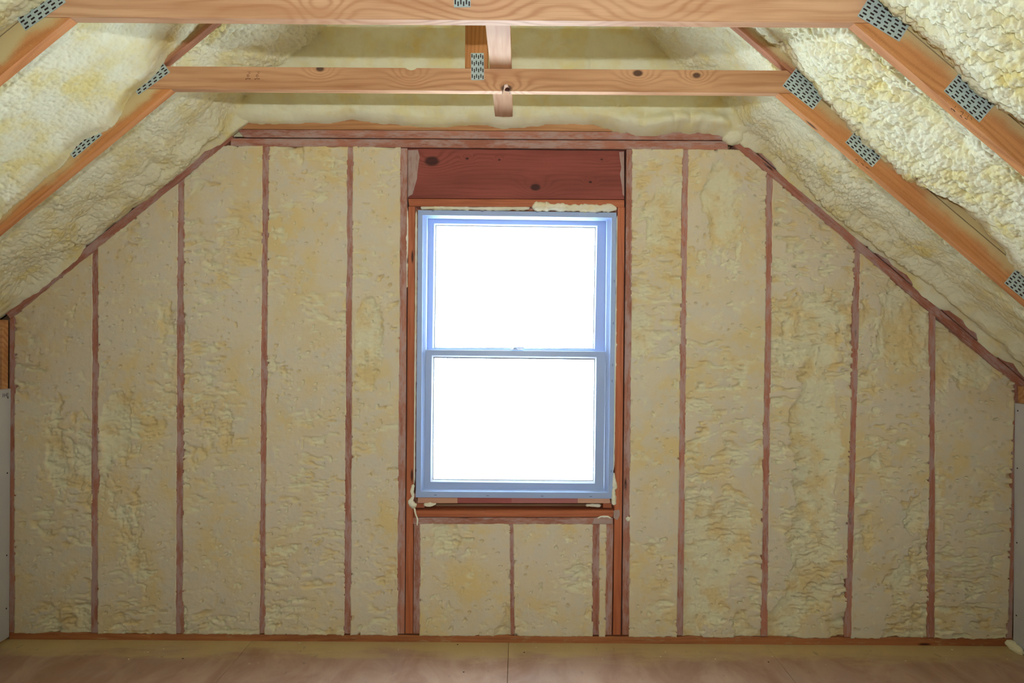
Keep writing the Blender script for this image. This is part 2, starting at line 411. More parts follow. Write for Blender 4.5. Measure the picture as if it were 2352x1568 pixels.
# rake plates following the roof slope
def rake(name, pts, mat, Y, depth=D):
    q = quad(pts, Y); return prism(name, q, Y, Y + depth, mat, wall, (q[0], q[1]))
rake('rake_plate', [(24, 733), (535, 318), (528, 300), (12, 718)], M_plate, YW)
rake('rake_plate', [(8, 719), (524, 300), (516, 276), (0, 698)], M_plate, YW + 0.006)
rake('rake_plate', [(1686, 334), (2346, 894), (2356, 878), (1694, 316)], M_plate, YW)
rake('rake_plate', [(1697, 315), (2356, 876), (2366, 856), (1706, 296)], M_plate, YW + 0.006)
horiz('collar_chord', 520, 296, 1700, 303, 1690, 260, 530, 254, M_truss, YW + 0.008, 0.038)

# window rough sill: jamb extension pieces, dark shim gap
xs = [960, 1051, 1175, 1327, 1401]; cols = [srgb(214, 160, 128), srgb(176, 96, 88), srgb(200, 126, 118), srgb(214, 164, 134)]
for i in range(4):
    m = wood('finger_joint_pine_%d' % i, cols[i], tuple(c * 0.8 for c in cols[i][:3]) + (1,), auto_knots=False)
    horiz('jamb_strip', xs[i], 1155, xs[i + 1] - 0.3, 1155.5, xs[i + 1] - 0.3, 1143, xs[i], 1142.5, m, YW + 0.004, 0.09, bev=0.0004)
horiz('shim', 955, 1166, 975, 1166, 975, 1156, 955, 1156, M_stud_clean, YW + 0.02, 0.08)
horiz('shim', 1385, 1166, 1405, 1167, 1405, 1156, 1385, 1156, M_stud_clean, YW + 0.02, 0.08)

# ---- trimmed foam between the studs
def edge_x(sd, right):
    _, a, b, yt, c, d, yb, _m = sd
    p, q = (P(b, yt, YW), P(d, yb, YW)) if right else (P(a, yt, YW), P(c, yb, YW))
    return lambda z: p[0] + (q[0] - p[0]) * (z - p[1]) / (q[1] - p[1])
def foam_panel(sl, sr, top, rough, seed, res=0.0042):
    xl, xr = edge_x(sl, True), edge_x(sr, False)
    zb = sole_top((xl(0.1) + xr(0.1)) / 2)
    W = abs(xr(0.5) - xl(0.5)); nx = max(6, int(W / res)); zt = float(np.max(top(np.linspace(xl(1), xr(1), 9)))); nz = int((zt - zb) / res)
    s, q = np.meshgrid(np.linspace(0, 1, nx), np.linspace(0, 1, nz), indexing='ij')
    x = xl(1.2) + (xr(1.2) - xl(1.2)) * s
    for _ in range(3):
        z = zb + q * (top(x) - zb); x = xl(z) + (xr(z) - xl(z)) * s
    # ragged rim, foam creeping a little onto the wood
    es = np.exp(-np.minimum(s, 1 - s) * W / 0.012); eq = np.exp(-np.minimum(q, 1 - q) * (zt - zb) / 0.012)
    rg = 0.0028 * fbm(x * 3 + seed * 7, z * 30, seed, 4) + 0.001
    x = x + es * np.where(s > 0.5, 1, -1) * (rg + 0.0015 + 0.003 * np.clip(vn(z * 9, x * 0 + seed, 3), 0, 1))
    z = z + eq * np.where(q > 0.5, 1, -1) * 0.004 * (fbm(x * 40, z * 3, seed + 3, 3) + 0.2)
    # the surface as sprayed, then sawn flush with the studs
    wx = x + 0.02 * fbm(x * 9, z * 9, 5); wz = z + 0.02 * fbm(x * 9, z * 9, 8)
    mid = 1 - np.abs(2 * s - 1) ** 2
    N = 0.019 - 0.018 * rough + 0.042 * fbm(wx * 4.2 + 3 * seed, wz * 2.0, seed, 4) - 0.007 * rough * mid * (0.5 + fbm(x * 2, z * 0.9, 77, 2))
    N = N + 0.010 * (dome(wx * 26, wz * 30, seed) - 0.75) + 0.005 * (dome(wx * 60, wz * 66, seed + 2) - 0.75)
    neg = np.clip(-N, 0, 1)
    h = -(0.013 * (1 - np.exp(-neg / 0.0035)) + 0.45 * neg)
    h = h + np.clip(neg / 0.004, 0, 1) * 0.004 * (dome(wx * 45, wz * 55, seed + 4) - 0.7)
    zone = sstep(0.05, 0.3, fbm(x * 3.3 + 5, z * 3.1, seed + 50, 3) + 0.45 * (rough - 0.45))
    tear = 0.006 * zone * np.clip(fbm(wx * 17, wz * 46, seed + 9, 3) - 0.05, 0, 1) * (1 + rough) + 0.003 * np.clip(fbm(wx * 26, wz * 34, seed + 19, 3) - 0.25, 0, 1)
    pit = sstep(0.80, 0.90, vn(wx * 52, wz * 70, seed + 23)); tear = tear + 0.005 * pit
    h = h - tear * 3.0
    skin = np.clip(-h / 0.0035, 0, 1)
    y = YW - 0.001 - h + 0.0012 * fbm(x * 60, z * 60, seed, 2)
    y = y - 0.0015 * es
    V = np.stack([x, y, z], -1)
    # skirt going back along the studs
    B = V.copy(); B = np.pad(V, ((1, 1), (1, 1), (0, 0)), 'edge'); B[0, :, 1] += 0.05; B[-1, :, 1] += 0.05; B[:, 0, 1] += 0.05; B[:, -1, 1] += 0.05
    sk = np.pad(skin, 1, 'edge')
    return grid('foam_panel', B, M_foam_wall, wall, {'skin': sk}, flip=False)

S = STUDS
full = [(0, 1, .55), (1, 2, .35), (2, 3, .3), (3, 4, .3), (4, 5, .3), (12, 13, .55), (13, 14, .75), (14, 15, .75), (15, 16, .75), (16, 17, .85)]
for k, (i, j, r) in enumerate(full): foam_panel(S[i], S[j], top_main, r, 11 + k)
for k, (i, j, r) in enumerate([(7, 8, .4), (8, 9, .3), (9, 10, .2)]): foam_panel(S[i], S[j], sill_bot, r, 41 + k)

# outer sheathing with the window opening
WO = quad([(962, 1137), (1402, 1139), (1410, 495), (966, 489)], YW + D)
ys, ye = YW + D, YW + D + 0.02
ring('sheathing', [(-3.2, -0.3), (3.2, -0.3), (3.2, 4.2), (-3.2, 4.2)], WO, ys, ye, M_sheath, wall, bev=0)

# ---- foam beads squeezed out round the window
def at(px, py, Y): x, z = P(px, py, Y); return (x, Y, z)
YF = YW + 0.004
def bead(pts, rad, seed, Y=YF, lump=0.25, flat=0.8): return blob_tube('foam_bead', [at(x, y, Y) for x, y in pts], [r / F * Y for r in rad], M_foam_bead, wall, seed, lump, flat)
bead([(966, 477), (1000, 476), (1060, 478), (1120, 479), (1180, 478), (1217, 477)], [5, 6, 4.5, 5, 4.5, 6], 1, YW + 0.012, 0.3)
bead([(1222, 476), (1240, 474), (1290, 477), (1330, 478), (1370, 479), (1400, 477), (1417, 480)], [8, 11, 9, 8, 9.5, 9, 5], 2, YW - 0.002, 0.2)
bead([(956, 485), (955, 700), (952, 1000), (950, 1115)], [2.5, 2.2, 2.5, 3], 3, YW + 0.01)
bead([(950, 1112), (946, 1128), (949, 1140), (944, 1152), (949, 1160), (951, 1168)], [3, 6, 4, 8, 8, 4], 4, YW - 0.004, 0.35)
bead([(952, 1166), (954, 1178), (959, 1192), (958, 1207)], [1.8, 1.6, 1.6, 1.2], 5, YW - 0.006)
bead([(1418, 495), (1417, 640), (1414, 800), (1411, 960), (1409, 1080)], [3, 3, 4, 3, 2.5], 6, YW + 0.008, 0.4)
bead([(1410, 1085), (1411, 1105), (1413, 1119), (1409, 1124), (1410, 1140), (1410, 1160)], [1.5, 4, 6, 3, 6, 6], 7, YW - 0.004, 0.2)
bead([(973, 1158), (985, 1158), (1002, 1156)], [5, 6, 3], 8, YW + 0.01)
bead([(1345, 1160), (1362, 1160), (1380, 1161)], [3, 4, 4], 9, YW + 0.02)
bead([(1442, 1186), (1443, 1197)], [5, 3], 10, YW - 0.001, 0.3, 0.4)
bead([(1372, 1190), (1380, 1186), (1396, 1186), (1404, 1190)], [2, 2, 2, 1.6], 11, YW - 0.001)
bead([(934, 475), (936, 520), (934, 600), (935, 660)], [1.5, 3, 2, 1.5], 13, YW + 0.003, 0.5, 0.5)

M_smear = wood('foam_smeared_fir', srgb(186, 140, 122), srgb(140, 96, 88), smear=0.8, smear_col=srgb(184, 162, 150), auto_knots=False)
def smear(pts, Y):
    q = quad(pts, Y); prism('foam_smear', q, Y - 0.0016, Y, M_smear, wall, (q[0], q[-1]), 0.0006)
smear([(937, 345), (960, 344), (964, 360), (960, 388), (958, 410), (952, 430), (948, 446), (937, 452)], YW + 0.0118)
smear([(1433, 348), (1422, 349), (1424, 366), (1427, 385), (1424, 400), (1428, 425), (1430, 447), (1434, 450)], YW + 0.0118)
smear([(1409, 1172), (1423, 1170), (1424, 1182), (1418, 1194), (1409, 1189)], YW - 0.0002)
smear([(1360, 1203), (1364, 1190), (1372, 1187), (1404, 1188), (1408, 1203)], YW - 0.0002)

# ------------------------------------------------------------------ window
win = empty('window_1', (P(1186, 1143, YW)[0], YW, P(1186, 1143, YW)[1]), 'double-hung white vinyl window with two blank bright panes', 'window', 'structure')
def Q(pts, Y): return quad(pts, Y)   # TL, TR, BR, BL
fo = [(960, 482), (1416, 488), (1408, 1145), (955, 1142)]
fa = [(971, 494), (1405, 500), (1397, 1131), (967, 1128)]
fb = [(981, 499), (1394, 505), (1388, 1125), (975, 1122)]
ring('frame', Q(fo, YW - 0.004), Q(fa, YW - 0.004), YW - 0.004, YW + D - 0.001, M_vinyl_sky_tint, win)
ring('frame_stop', Q([(970.5, 493.5), (1405.5, 499.5), (1397.5, 1131.5), (966.5, 1128.5)], YW + 0.004), Q(fb, YW + 0.012), YW + 0.001, YW + D - 0.002, M_vinyl_sky_tint, win, yi0=YW + 0.016)
us_o = [(979, 497), (1396, 503), (1390, 812), (974, 810)]; us_i = [(997, 513), (1372, 518), (1366, 801), (993, 799)]; us_g = [(1001, 517), (1368, 522), (1363, 801), (998, 799)]
ls_o = [(973.5, 803), (1390, 807), (1386.5, 1126), (972, 1124)]; ls_i = [(992, 816), (1370, 820), (1366, 1110), (989, 1106)]; ls_g = [(996, 820), (1366, 824), (1363, 1104), (994, 1101)]
YU, YL = YW + 0.055, YW + 0.018
us = ring('upper_sash', Q(us_o, YU), Q(us_i, YU), YU, YU + 0.035, M_vinyl_sky_tint, win)
ring('glazing_bead', Q(us_i, YU + 0.001), Q(us_g, YU + 0.008), YU + 0.002, YU + 0.03, M_bead, us, yi0=YU + 0.010, bev=0)
ring('gasket', Q(us_g, YU + 0.01), Q([(x + (1 if x < 1180 else -1), y + (1.2 if y < 700 else -1.2)) for x, y in us_g], YU + 0.01), YU + 0.010, YU + 0.025, M_gasket, us, bev=0)
def pane(q, Y, par):
    w = Q(q, Y); return prism('pane', w, Y, Y + 0.004, M_glass, par, (w[3], w[2]), 0)
pane(us_i, YU + 0.018, us)
lsash = ring('lower_sash', Q(ls_o, YL), Q(ls_i, YL), YL, YL + 0.035, M_vinyl_sky_tint, win)
ring('glazing_bead', Q(ls_i, YL + 0.001), Q(ls_g, YL + 0.008), YL + 0.002, YL + 0.03, M_bead, lsash, yi0=YL + 0.010, bev=0)
ring('gasket', Q(ls_g, YL + 0.01), Q([(x + (1 if x < 1180 else -1), y + (2 if y < 950 else -1)) for x, y in ls_g], YL + 0.01), YL + 0.010, YL + 0.025, M_gasket, lsash, bev=0)
pane(ls_i, YL + 0.018, lsash)
lk = P(1187, 803, YL)
lock = box('sash_lock', lk[0] - 0.03, lk[0] + 0.03, YL + 0.004, YL + 0.03, lk[1], lk[1] + 0.004, M_bead, lsash, 0.001)
bm = bmesh.new(); bmesh.ops.create_cone(bm, cap_ends=True, segments=20, radius1=0.013, radius2=0.011, depth=0.007)
o = from_bm('lock_cam', bm, M_vinyl_sky_tint, lsash, Matrix.Translation((lk[0] - 0.008, YL + 0.016, lk[1] + 0.0075)))
box('lock_lever', lk[0] + 0.002, lk[0] + 0.034, YL + 0.012, YL + 0.02, lk[1] + 0.007, lk[1] + 0.012, M_vinyl_sky_tint, lsash, 0.001)
# screw slots along the frame
bm = bmesh.new()
for (x, y) in ((994, 484.5), (1108, 485.5), (1234, 486.5), (1372, 489), (1000, 1136.5), (1120, 1138), (1245, 1139), (1357, 1140), (959, 640), (958, 737), (957, 833), (957, 880), (956, 1080), (1411, 645), (1409, 742), (1407, 838), (1406, 875), (1404, 1082)):
    hx, hz = (0.006, 0.001) if (y < 500 or y > 1100) and 970 < x < 1400 else (0.001, 0.006)
    cx, cz = P(x, y, YW - 0.0045)
    r = bmesh.ops.create_cube(bm, size=1.0); bmesh.ops.scale(bm, vec=(hx * 2, 0.0008, hz * 2), verts=r['verts']); bmesh.ops.translate(bm, vec=(cx, YW - 0.0042, cz), verts=r['verts'])
sl = from_bm('screw_slots', bm, plain('slot_blue', srgb(70, 82, 120), 0.6), win); sl['kind'] = 'stuff'

# ------------------------------------------------------------------ knee walls and closing shell
def knee(side, name, label, ztop_px, wood_px):
    X = XWL if side < 0 else XWR
    w = empty(name, (X, 0.3, 0), label, 'wall', 'structure')
    px = 21 if side < 0 else 2327
    zt = P(px, ztop_px, YW)[1]; zw = P(px, wood_px, YW)[1]
    a, b = (X - 0.013, X) if side < 0 else (X, X + 0.013)
    box('drywall_panel', a, b, YB, YW - 0.002, 0.012, zt, M_board, w, 0.001)
    a, b = (X - 0.052, X - 0.013) if side < 0 else (X + 0.013, X + 0.052)
    a2, b2 = (X - 0.15, X - 0.012) if side < 0 else (X + 0.012, X + 0.15)
    for k in range(5):
        y1 = YW - 0.004 - 0.4064 * k
        box('knee_stud', a2, b2, y1 - 0.038, y1, 0.0, zw, M_truss, w, 0.001)
    box('sheathing', *((X - 0.18, X - 0.152) if side < 0 else (X + 0.152, X + 0.18)), YB, YW + 0.15, -0.1, 2.2, M_sheath, w)
    for k, y in enumerate((913, 1086, 1275, 1397) if side < 0 else (943, 1075, 1246, 1413)):
        Yc = YW - 0.022 if side < 0 else YW - 0.024
        cz = P(px - 8 if side < 0 else px + 10, y, Yc)[1]
        bm = bmesh.new(); bmesh.ops.create_cone(bm, cap_ends=True, segments=12, radius1=0.004, radius2=0.003, depth=0.001)
        o = from_bm('screw_head', bm, M_dark, w, Matrix.Translation((X + (0.0006 if side < 0 else -0.0006), Yc, cz)) @ Matrix.Rotation(math.pi / 2, 4, 'Y'))
    return w
kl = knee(-1, 'wall_left', 'left knee wall of grey drywall under bare framing, sliver at the left edge', 892, 735)
kr = knee(1, 'wall_right', 'right knee wall of grey drywall, sliver at the right edge', 925, 886)
tx = bpy.data.curves.new('printed_mark', 'FONT'); tx.body = '1HE'; tx.size = 0.026; tx.extrude = 0.0002
tmp = bpy.data.objects.new('tmp', tx); COL.objects.link(tmp)
dg = bpy.context.evaluated_depsgraph_get(); me = bpy.data.meshes.new_from_object(tmp.evaluated_get(dg)); bpy.data.objects.remove(tmp)
me.materials.clear(); me.materials.append(plain('printed_ink', srgb(90, 84, 96), 0.8))
o = bpy.data.objects.new('printed_mark', me); COL.objects.link(o)
cz = P(12, 911, YW - 0.03)[1]
o.matrix_world = Matrix.Translation((XWL + 0.0006, YW - 0.062, cz)) @ Matrix(((0, 0, 1, 0), (1, 0, 0, 0), (0, 1, 0, 0), (0, 0, 0, 1)))
adopt(o, kl)
rear = empty('wall_front', (0, YB, 0), 'foam-lined gable wall behind the viewer', 'wall', 'structure')
prism('foam_lining', [(XWL - 0.2, -0.1), (XWR + 0.2, -0.1), (XWR + 0.2, 1.6), (XMID, 3.7), (XWL - 0.2, 1.6)], YB - 0.1, YB, M_foam_roof, rear, ((0, 0), (1, 0)), 0)

# ------------------------------------------------------------------ roof: deck and sprayed foam per bay
ceil = empty('ceiling', (XMID, 0.3, ZK), 'sloping roof underside coated in lumpy cream spray foam', 'ceiling', 'structure')
for sd, umax in ((-1, UL + 0.4), (1, UR + 0.4)):
    q = [inner(sd, U_RIDGE - 0.2, 0.24), inner(sd, umax, 0.24), inner(sd, umax, 0.26), inner(sd, U_RIDGE - 0.2, 0.26)]
    prism('roof_deck', q, YB, YW + 0.25, M_sheath, ceil, (q[0], q[1]), 0)

def slope_foam(sd, ya, yb, kind, seed, res=0.007):
    umax = (UL if sd < 0 else UR) + 0.16
    u = np.concatenate([np.arange(U_RIDGE - 0.12, -0.75, max(res, 0.03)), np.arange(-0.75, 1.2, res), np.arange(1.2, umax, max(res, 0.012))]); v = np.linspace(ya, yb, max(8, int((yb - ya) / res)))
    u, v = np.meshgrid(u, v, indexing='ij')
    wu = u + 0.022 * fbm(u * 6 + seed, v * 6, 21, 2); wv = v + 0.022 * fbm(u * 6 + seed, v * 6, 22, 2)
    A = {'lumpy': (0.028, 0.024, 0.016), 'fine': (0.009, 0.010, 0.012), 'mid': (0.022, 0.022, 0.018)}[kind]
    patch = 0.6 + 0.8 * sstep(-0.2, 0.3, fbm(u * 2.2, v * 2.2, seed + 40, 2))
    lump = A[0] * dome(wu * 9, wv * 11, seed) + A[1] * patch * dome(wu * 26, wv * 30, seed + 1) + A[2] * patch * dome(wu * 52, wv * 58, seed + 2) + 0.45 * A[2] * dome(wu * 95, wv * 105, seed + 12)
    t = 0.098 + 0.026 * sstep(0.03, -0.08, u) + 0.03 * fbm(u * 1.7, v * 2.5, seed + 7, 2)
    t = t + 0.75 * sum(A) - lump
    # coves against the truss faces and the gable
    da, db = v - ya, yb - v
    cov = (0.022 if sd < 0 else -0.012) + 0.06 * fbm(u * 2.6, v * 0, seed + 3, 3)
    t = t - (sstep(-0.1, 0.05, u) if sd > 0 else sstep(0.10, 0.28, u)) * cov * np.exp(-db / 0.05) - 0.5 * cov * np.exp(-da / 0.05)
    if sd < 0 and abs(yb - Y1) < 0.02:             # thick overspray on the far truss, left
        t = t - sstep(0.12, 0.3, u) * (0.016 + 0.035 * fbm(u * 3.1, v * 0 + 0.5, 61, 3)) * np.exp(-db / 0.06)
    if yb > Y1 + 0.1:                              # bay by the gable: rolls of foam along the rake
        roll = sstep(0.25, 0.6, u) if sd > 0 else sstep(-0.05, 0.1, u) * sstep(0.9, 0.6, u)
        t = t - roll * (0.030 + 0.018 * dome(u * 20, v * 6, seed + 9)) * np.exp(-((db - 0.09) / 0.05) ** 2)
        k = np.exp(-(db / 0.035) ** 2); t = t * (1 - k) + k * (0.058 + 0.045 * fbm(u * 5, v * 2, seed + 77, 3) - 0.02 * dome(u * 18, v * 10, seed + 78))
        if sd < 0:
            lob = sstep(0.12, 0.25, u) * sstep(0.75, 0.5, u) * np.exp(-((db - 0.16) / 0.12) ** 2)
            t = t - lob * (0.05 * dome(wu * 8 + 0.4, wv * 8, seed + 31) - 0.02)
        t = t - 0.05 * np.exp(-((u - 0.0) / 0.10) ** 2) * np.exp(-db / 0.12)
    t = np.clip(t, 0.02, 0.2)
    t = np.pad(t, ((0, 0), (1, 1)), constant_values=0.235); u = np.pad(u, ((0, 0), (1, 1)), 'edge'); v = np.pad(v, ((0, 0), (1, 1)), 'edge')   # foam runs up the truss faces
    sx, sz = (-SA, CA) if sd < 0 else (SA, CA)
    k0, dxu = (XL, -CA) if sd < 0 else (XR, CA)
    V = np.stack([k0 + dxu * u + sx * t, v, ZK - SA * u + sz * t], -1)
    return grid('foam_bay', V, M_foam_roof, ceil, flip=(sd < 0))

slope_foam(-1, Y1 + 0.038, YW + 0.012, 'mid', 101, 0.0038)
slope_foam(1, Y1 + 0.038, YW + 0.012, 'mid', 102, 0.0038)
slope_foam(-1, Y2 + 0.038, Y1 + 0.001, 'fine', 103, 0.0034)
slope_foam(1, Y2 + 0.038, Y1 + 0.001, 'lumpy', 104, 0.0034)
slope_foam(-1, 1.524, Y2 + 0.001, 'fine', 105, 0.0034)
slope_foam(1, 1.524, Y2 + 0.001, 'lumpy', 106, 0.0034)
slope_foam(-1, YB, 1.524, 'fine', 107, 0.035)
slope_foam(1, YB, 1.524, 'mid', 108, 0.035)

# foam on the gable above the wall plates
def gable_foam(res=0.006):
    x0, x1 = XL - 0.22, XR + 0.22
    x, q = np.meshgrid(np.arange(x0, x1, res), np.linspace(0, 1, 170), indexing='ij')
    zlo = ZK + 0.005
    z = zlo + q * (3.48 - zlo)
    edge = 0.03 * fbm(x * 5, x * 0, 31, 4) + 0.02 * dome(x * 12, x * 0 + 0.5, 33) * sstep(0.25, 0.5, x)
    low = ZK + 0.080 - edge - 0.022 * sstep(0.3, 0.5, x) - 0.04 * sstep(0.02, 0.05, np.abs(x + 0.9) - 0.0) * sstep(-0.75, -0.6, x) * 0.5
    wx = x + 0.03 * fbm(x * 7, z * 7, 35); wz = z + 0.03 * fbm(x * 7, z * 7, 36)
    b = 0.035 + 0.02 * fbm(x * 2.5, z * 2.5, 37, 3) + 0.012 * dome(wx * 12, wz * 12, 38) + 0.004 * dome(wx * 40, wz * 40, 39)
    b = b + 0.045 * sstep(0.3, 0.6, x) * dome(x * 14, z * 9, 40) * np.exp(-((z - low - 0.05) / 0.04) ** 2)
    b = b * np.sqrt(np.clip((z - low) / 0.035, 0, 1)) - 0.02 * sstep(0.0, -0.01, z - low)
    V = np.stack([x, YW + 0.008 - b, z], -1)
    return grid('foam_gable', V, M_foam_roof, wall)
gable_foam()
# globs where the slopes meet the gable
def glob(px, py, Y, r, seed, par, name='foam_glob', sq=(1, 0.7, 0.8)):
    th, ph = np.meshgrid(np.linspace(0, np.pi, 40), np.linspace(0, 2 * np.pi, 64), indexing='ij')
    d = np.stack([np.sin(th) * np.cos(ph), np.sin(th) * np.sin(ph), np.cos(th)], -1)
    R = 0.8 + 0.22 * dome(d[..., 0] * 1.6 + seed + d[..., 1], d[..., 2] * 1.8 + d[..., 1] * .7, seed) + 0.15 * fbm(d[..., 0] * 2.2 + seed, d[..., 2] * 2.2 + d[..., 1], seed, 3)
    x, z = P(px, py, Y); rr = r / F * Y
    V = np.array((x, Y, z)) + d * R[..., None] * rr * np.array(sq)
    return grid(name, V, M_foam_roof, par, flip=True)
glob(1684, 312, YW - 0.005, 26, 3, wall); glob(1702, 300, YW + 0.005, 26, 5, wall); glob(1728, 286, YW, 22, 7, wall, sq=(.6, .6, 1.2))
glob(508, 262, YW + 0.0, 36, 9, wall, sq=(.8, .6, 1)); glob(482, 268, YW - 0.01, 26, 13, wall, sq=(.5, .6, 1.4)); glob(530, 285, YW + 0.005, 20, 15, wall)
glob(2322, 1478, YW - 0.012, 12, 19, wall, sq=(1, .9, .7)); glob(2333, 1490, YW - 0.05, 14, 23, wall, sq=(.7, 1.6, .8))
glob(1150, 272, YW - 0.005, 22, 29, wall, sq=(1.7, .5, .6))

# ------------------------------------------------------------------ trusses
M_bark = plain('knot_bark', srgb(74, 36, 20), 0.8)
def truss(name, Y, label, mats, lower_notch=True):
    tr = empty(name, (XMID, Y, ZK), label, 'roof truss')
    Yb = Y + 0.038
    e = 0.0885; ct, cb = ZK + 0.0875, ZK + 0.001
    xl0, xl1 = XL - 0.1385, XL - 0.1385 + (ct - cb) / math.tan(ANG); xr0, xr1 = XR + 0.1385, XR + 0.1385 - (ct - cb) / math.tan(ANG)
    bot = [(xl0, cb), (xr0, cb)]; top = [(xr1, ct), (xl1, ct)]
    if lower_notch:                                   # knot hole on the lower edge, bark notch on the upper
        cxn, _ = P(1163, 205, Y); bot = [(xl0, cb), (cxn - 0.015, cb), (cxn - 0.013, cb + 0.012), (cxn - 0.009, cb + 0.024), (cxn + 0.004, cb + 0.027), (cxn + 0.012, cb + 0.018), (cxn + 0.012, cb), (xr0, cb)]
        cn, _ = P(944, 160, Y); top = [(xr1, ct), (cn + 0.022, ct), (cn + 0.012, ct - 0.007), (cn, ct - 0.009), (cn - 0.012, ct - 0.006), (cn - 0.022, ct), (xl1, ct)]
    ax = ((xl0, (ct + cb) / 2), (xr0, (ct + cb) / 2))
    prism('collar_beam', bot + top, Y, Yb, mats['collar'](ax), tr, ax, 0.0012)
    if lower_notch:
        bx, bz = P(1166, 203, Y)
        blob_tube('knot_bark', [(bx - 0.012, Y + 0.012, bz - 0.004), (bx, Y + 0.012, bz), (bx + 0.010, Y + 0.014, bz - 0.002)], [0.008, 0.011, 0.008], M_bark, tr, 3, 0.4)
    for sd in (-1, 1):
        um = (UL if sd < 0 else UR) + 0.10
        a0, a1 = inner(sd, 0), inner(sd, um); b1 = inner(sd, um, e); b0 = (a0[0] + sd * (0.1385 - 0.0005), a0[1])
        axl = (inner(sd, 0, e / 2), inner(sd, um, e / 2)) if sd > 0 else (inner(sd, um, e / 2), inner(sd, 0, e / 2))
        prism('lower_chord', [a0, a1, b1, b0], Y, Yb, mats['lower'][sd], tr, axl, 0.0015)
        c0, c1 = inner(sd, U_RIDGE, 0.092), inner(sd, um, 0.092); d1, d0 = inner(sd, um, 0.232), inner(sd, U_RIDGE, 0.232)
        c0 = (XMID, c0[1] + (XMID - c0[0]) * (-sd) * 0); 
        # plumb cut at the ridge
        zc = inner(sd, 0, 0.092); zr = zc[1] + abs(XMID - zc[0]) * math.tan(ANG); zc2 = inner(sd, 0, 0.232); zr2 = zc2[1] + abs(XMID - zc2[0]) * math.tan(ANG)
        q = [(XMID + sd * 0.0005, zr), c1, d1, (XMID + sd * 0.0005, zr2)]
        axu = (inner(sd, U_RIDGE, 0.16), inner(sd, um, 0.16)) if sd > 0 else (inner(sd, um, 0.16), inner(sd, U_RIDGE, 0.16))
        prism('upper_chord', q, Y, Yb, mats['upper'][sd], tr, axu, 0.0015)
    box_x = (-0.2115, -0.1235)
    kz1 = ZK + 0.0885; 
    zp = inner(-1, 0, 0.092); zside = lambda x: zp[1] + (x - zp[0]) * math.tan(ANG) if x < XMID else inner(1, 0, 0.092)[1] + (inner(1, 0, 0.092)[0] - x) * math.tan(ANG)
    q = [(box_x[0], kz1), (box_x[1], kz1), (box_x[1], zside(box_x[1]) - 0.001), (XMID, zside(XMID) - 0.001), (box_x[0], zside(box_x[0]) - 0.001)]
    prism('king_post', q, Y, Yb, mats['post'], tr, (((box_x[0] + box_x[1]) / 2, kz1), ((box_x[0] + box_x[1]) / 2, 3.3)), 0.0012)
    return tr

def nail_plate(tr, Y, p0, p1, width, up, rows, cols, seed=0):
    """galvanised truss plate: p0 -> p1 is its lower long edge (pixels), width metres, up = side of the edge it lies on"""
    a, b = P(*p0, Y), P(*p1, Y); L = math.hypot(b[0] - a[0], b[1] - a[1])
    M = frame_of((a, b), Y - 0.0016)
    bm = bmesh.new(); z0, z1 = (0, width) if up > 0 else (-width, 0)
    vs_ = [bm.verts.new((x, y, z)) for y in (0, 0.0014) for x, z in ((0, z0), (L, z0), (L, z1), (0, z1))]
    for f in ((0, 1, 2, 3), (7, 6, 5, 4), (0, 4, 5, 1), (1, 5, 6, 2), (2, 6, 7, 3), (3, 7, 4, 0)): bm.faces.new([vs_[i] for i in f])
    bmesh.ops.recalc_face_normals(bm, faces=bm.faces)
    pl = from_bm('nail_plate', bm, M_steel, tr, M)
    bm = bmesh.new(); dl = L / rows; dw = width / cols
    for i in range(rows):
        for j in range(cols):
            x = (i + 0.5 + (0.10 if j % 2 else -0.10)) * dl; z = z0 + (j + 0.5) * dw
            hx, hz = dl * 0.27, dw * 0.24
            bm.faces.new([bm.verts.new((x + sx, -0.0002, z + sz)) for sx, sz in ((-hx, -hz), (hx, -hz), (hx, hz), (-hx, hz))])
    sl = from_bm('tooth_slots', bm, M_slot, pl, M)
    sl.matrix_parent_inverse = (Matrix.Translation(-tr.location) @ Matrix.Identity(4)); 
    sl.matrix_parent_inverse = M.inverted(); sl.matrix_basis = M
    sl['kind'] = 'stuff'
    return pl

def collar_far(ax):
    return wood('collar_far_pine', srgb(226, 172, 126), srgb(168, 104, 58), loc_knots([(1600, 173, 0.010), (735, 158, 0.010), (1465, 168, 0.012), (942, 172, 0.012, 0), (1163, 203, 0.014)], Y1, ax), rings=210, auto_knots=False)
def collar_near(ax):
    return wood('collar_near_pine', srgb(230, 180, 138), srgb(178, 112, 66), loc_knots([(1105, 0, 0.030, 0), (735, 18, 0.015, 0), (1500, 10, 0.03, 0)], Y2, ax), rings=190, wild=1.4, auto_knots=False)
M_lowL = wood('lower_chord_sprayed', srgb(214, 142, 84), srgb(164, 92, 44), over=(-0.034, 0.004, 0.10, 1.0))
M_lowR = wood('lower_chord_dusted', srgb(220, 150, 92), srgb(172, 100, 50), over=(-0.006, 0.045, 0.12, 1.0))
M_upper = {sd: wood('upper_chord_sprayed', srgb(186, 126, 92), srgb(146, 88, 60), over=(-0.062, -0.035, 0.05, 1.0, *((1.50, 1.62) if sd > 0 else (UL + 0.10 - 0.02, UL + 0.10 - 0.16)))) for sd in (-1, 1)}
M_post = wood('post_pine', srgb(196, 134, 78), srgb(150, 92, 44), auto_knots=False, rings=330)
far = truss('roof_truss', Y1, 'farther wooden roof truss, its collar beam showing a knot hole and bark notch', {'collar': collar_far, 'lower': {-1: M_lowL, 1: M_lowR}, 'upper': M_upper, 'post': M_post})
near = truss('roof_truss', Y2, 'nearer wooden roof truss, its collar beam crossing the top edge of the picture', {'collar': collar_near, 'lower': {-1: M_lowL, 1: M_lowR}, 'upper': M_upper, 'post': M_post}, lower_notch=False)
nail_plate(far, Y1, (1797, 197), (1867, 252), 0.085, 1, 6, 8)
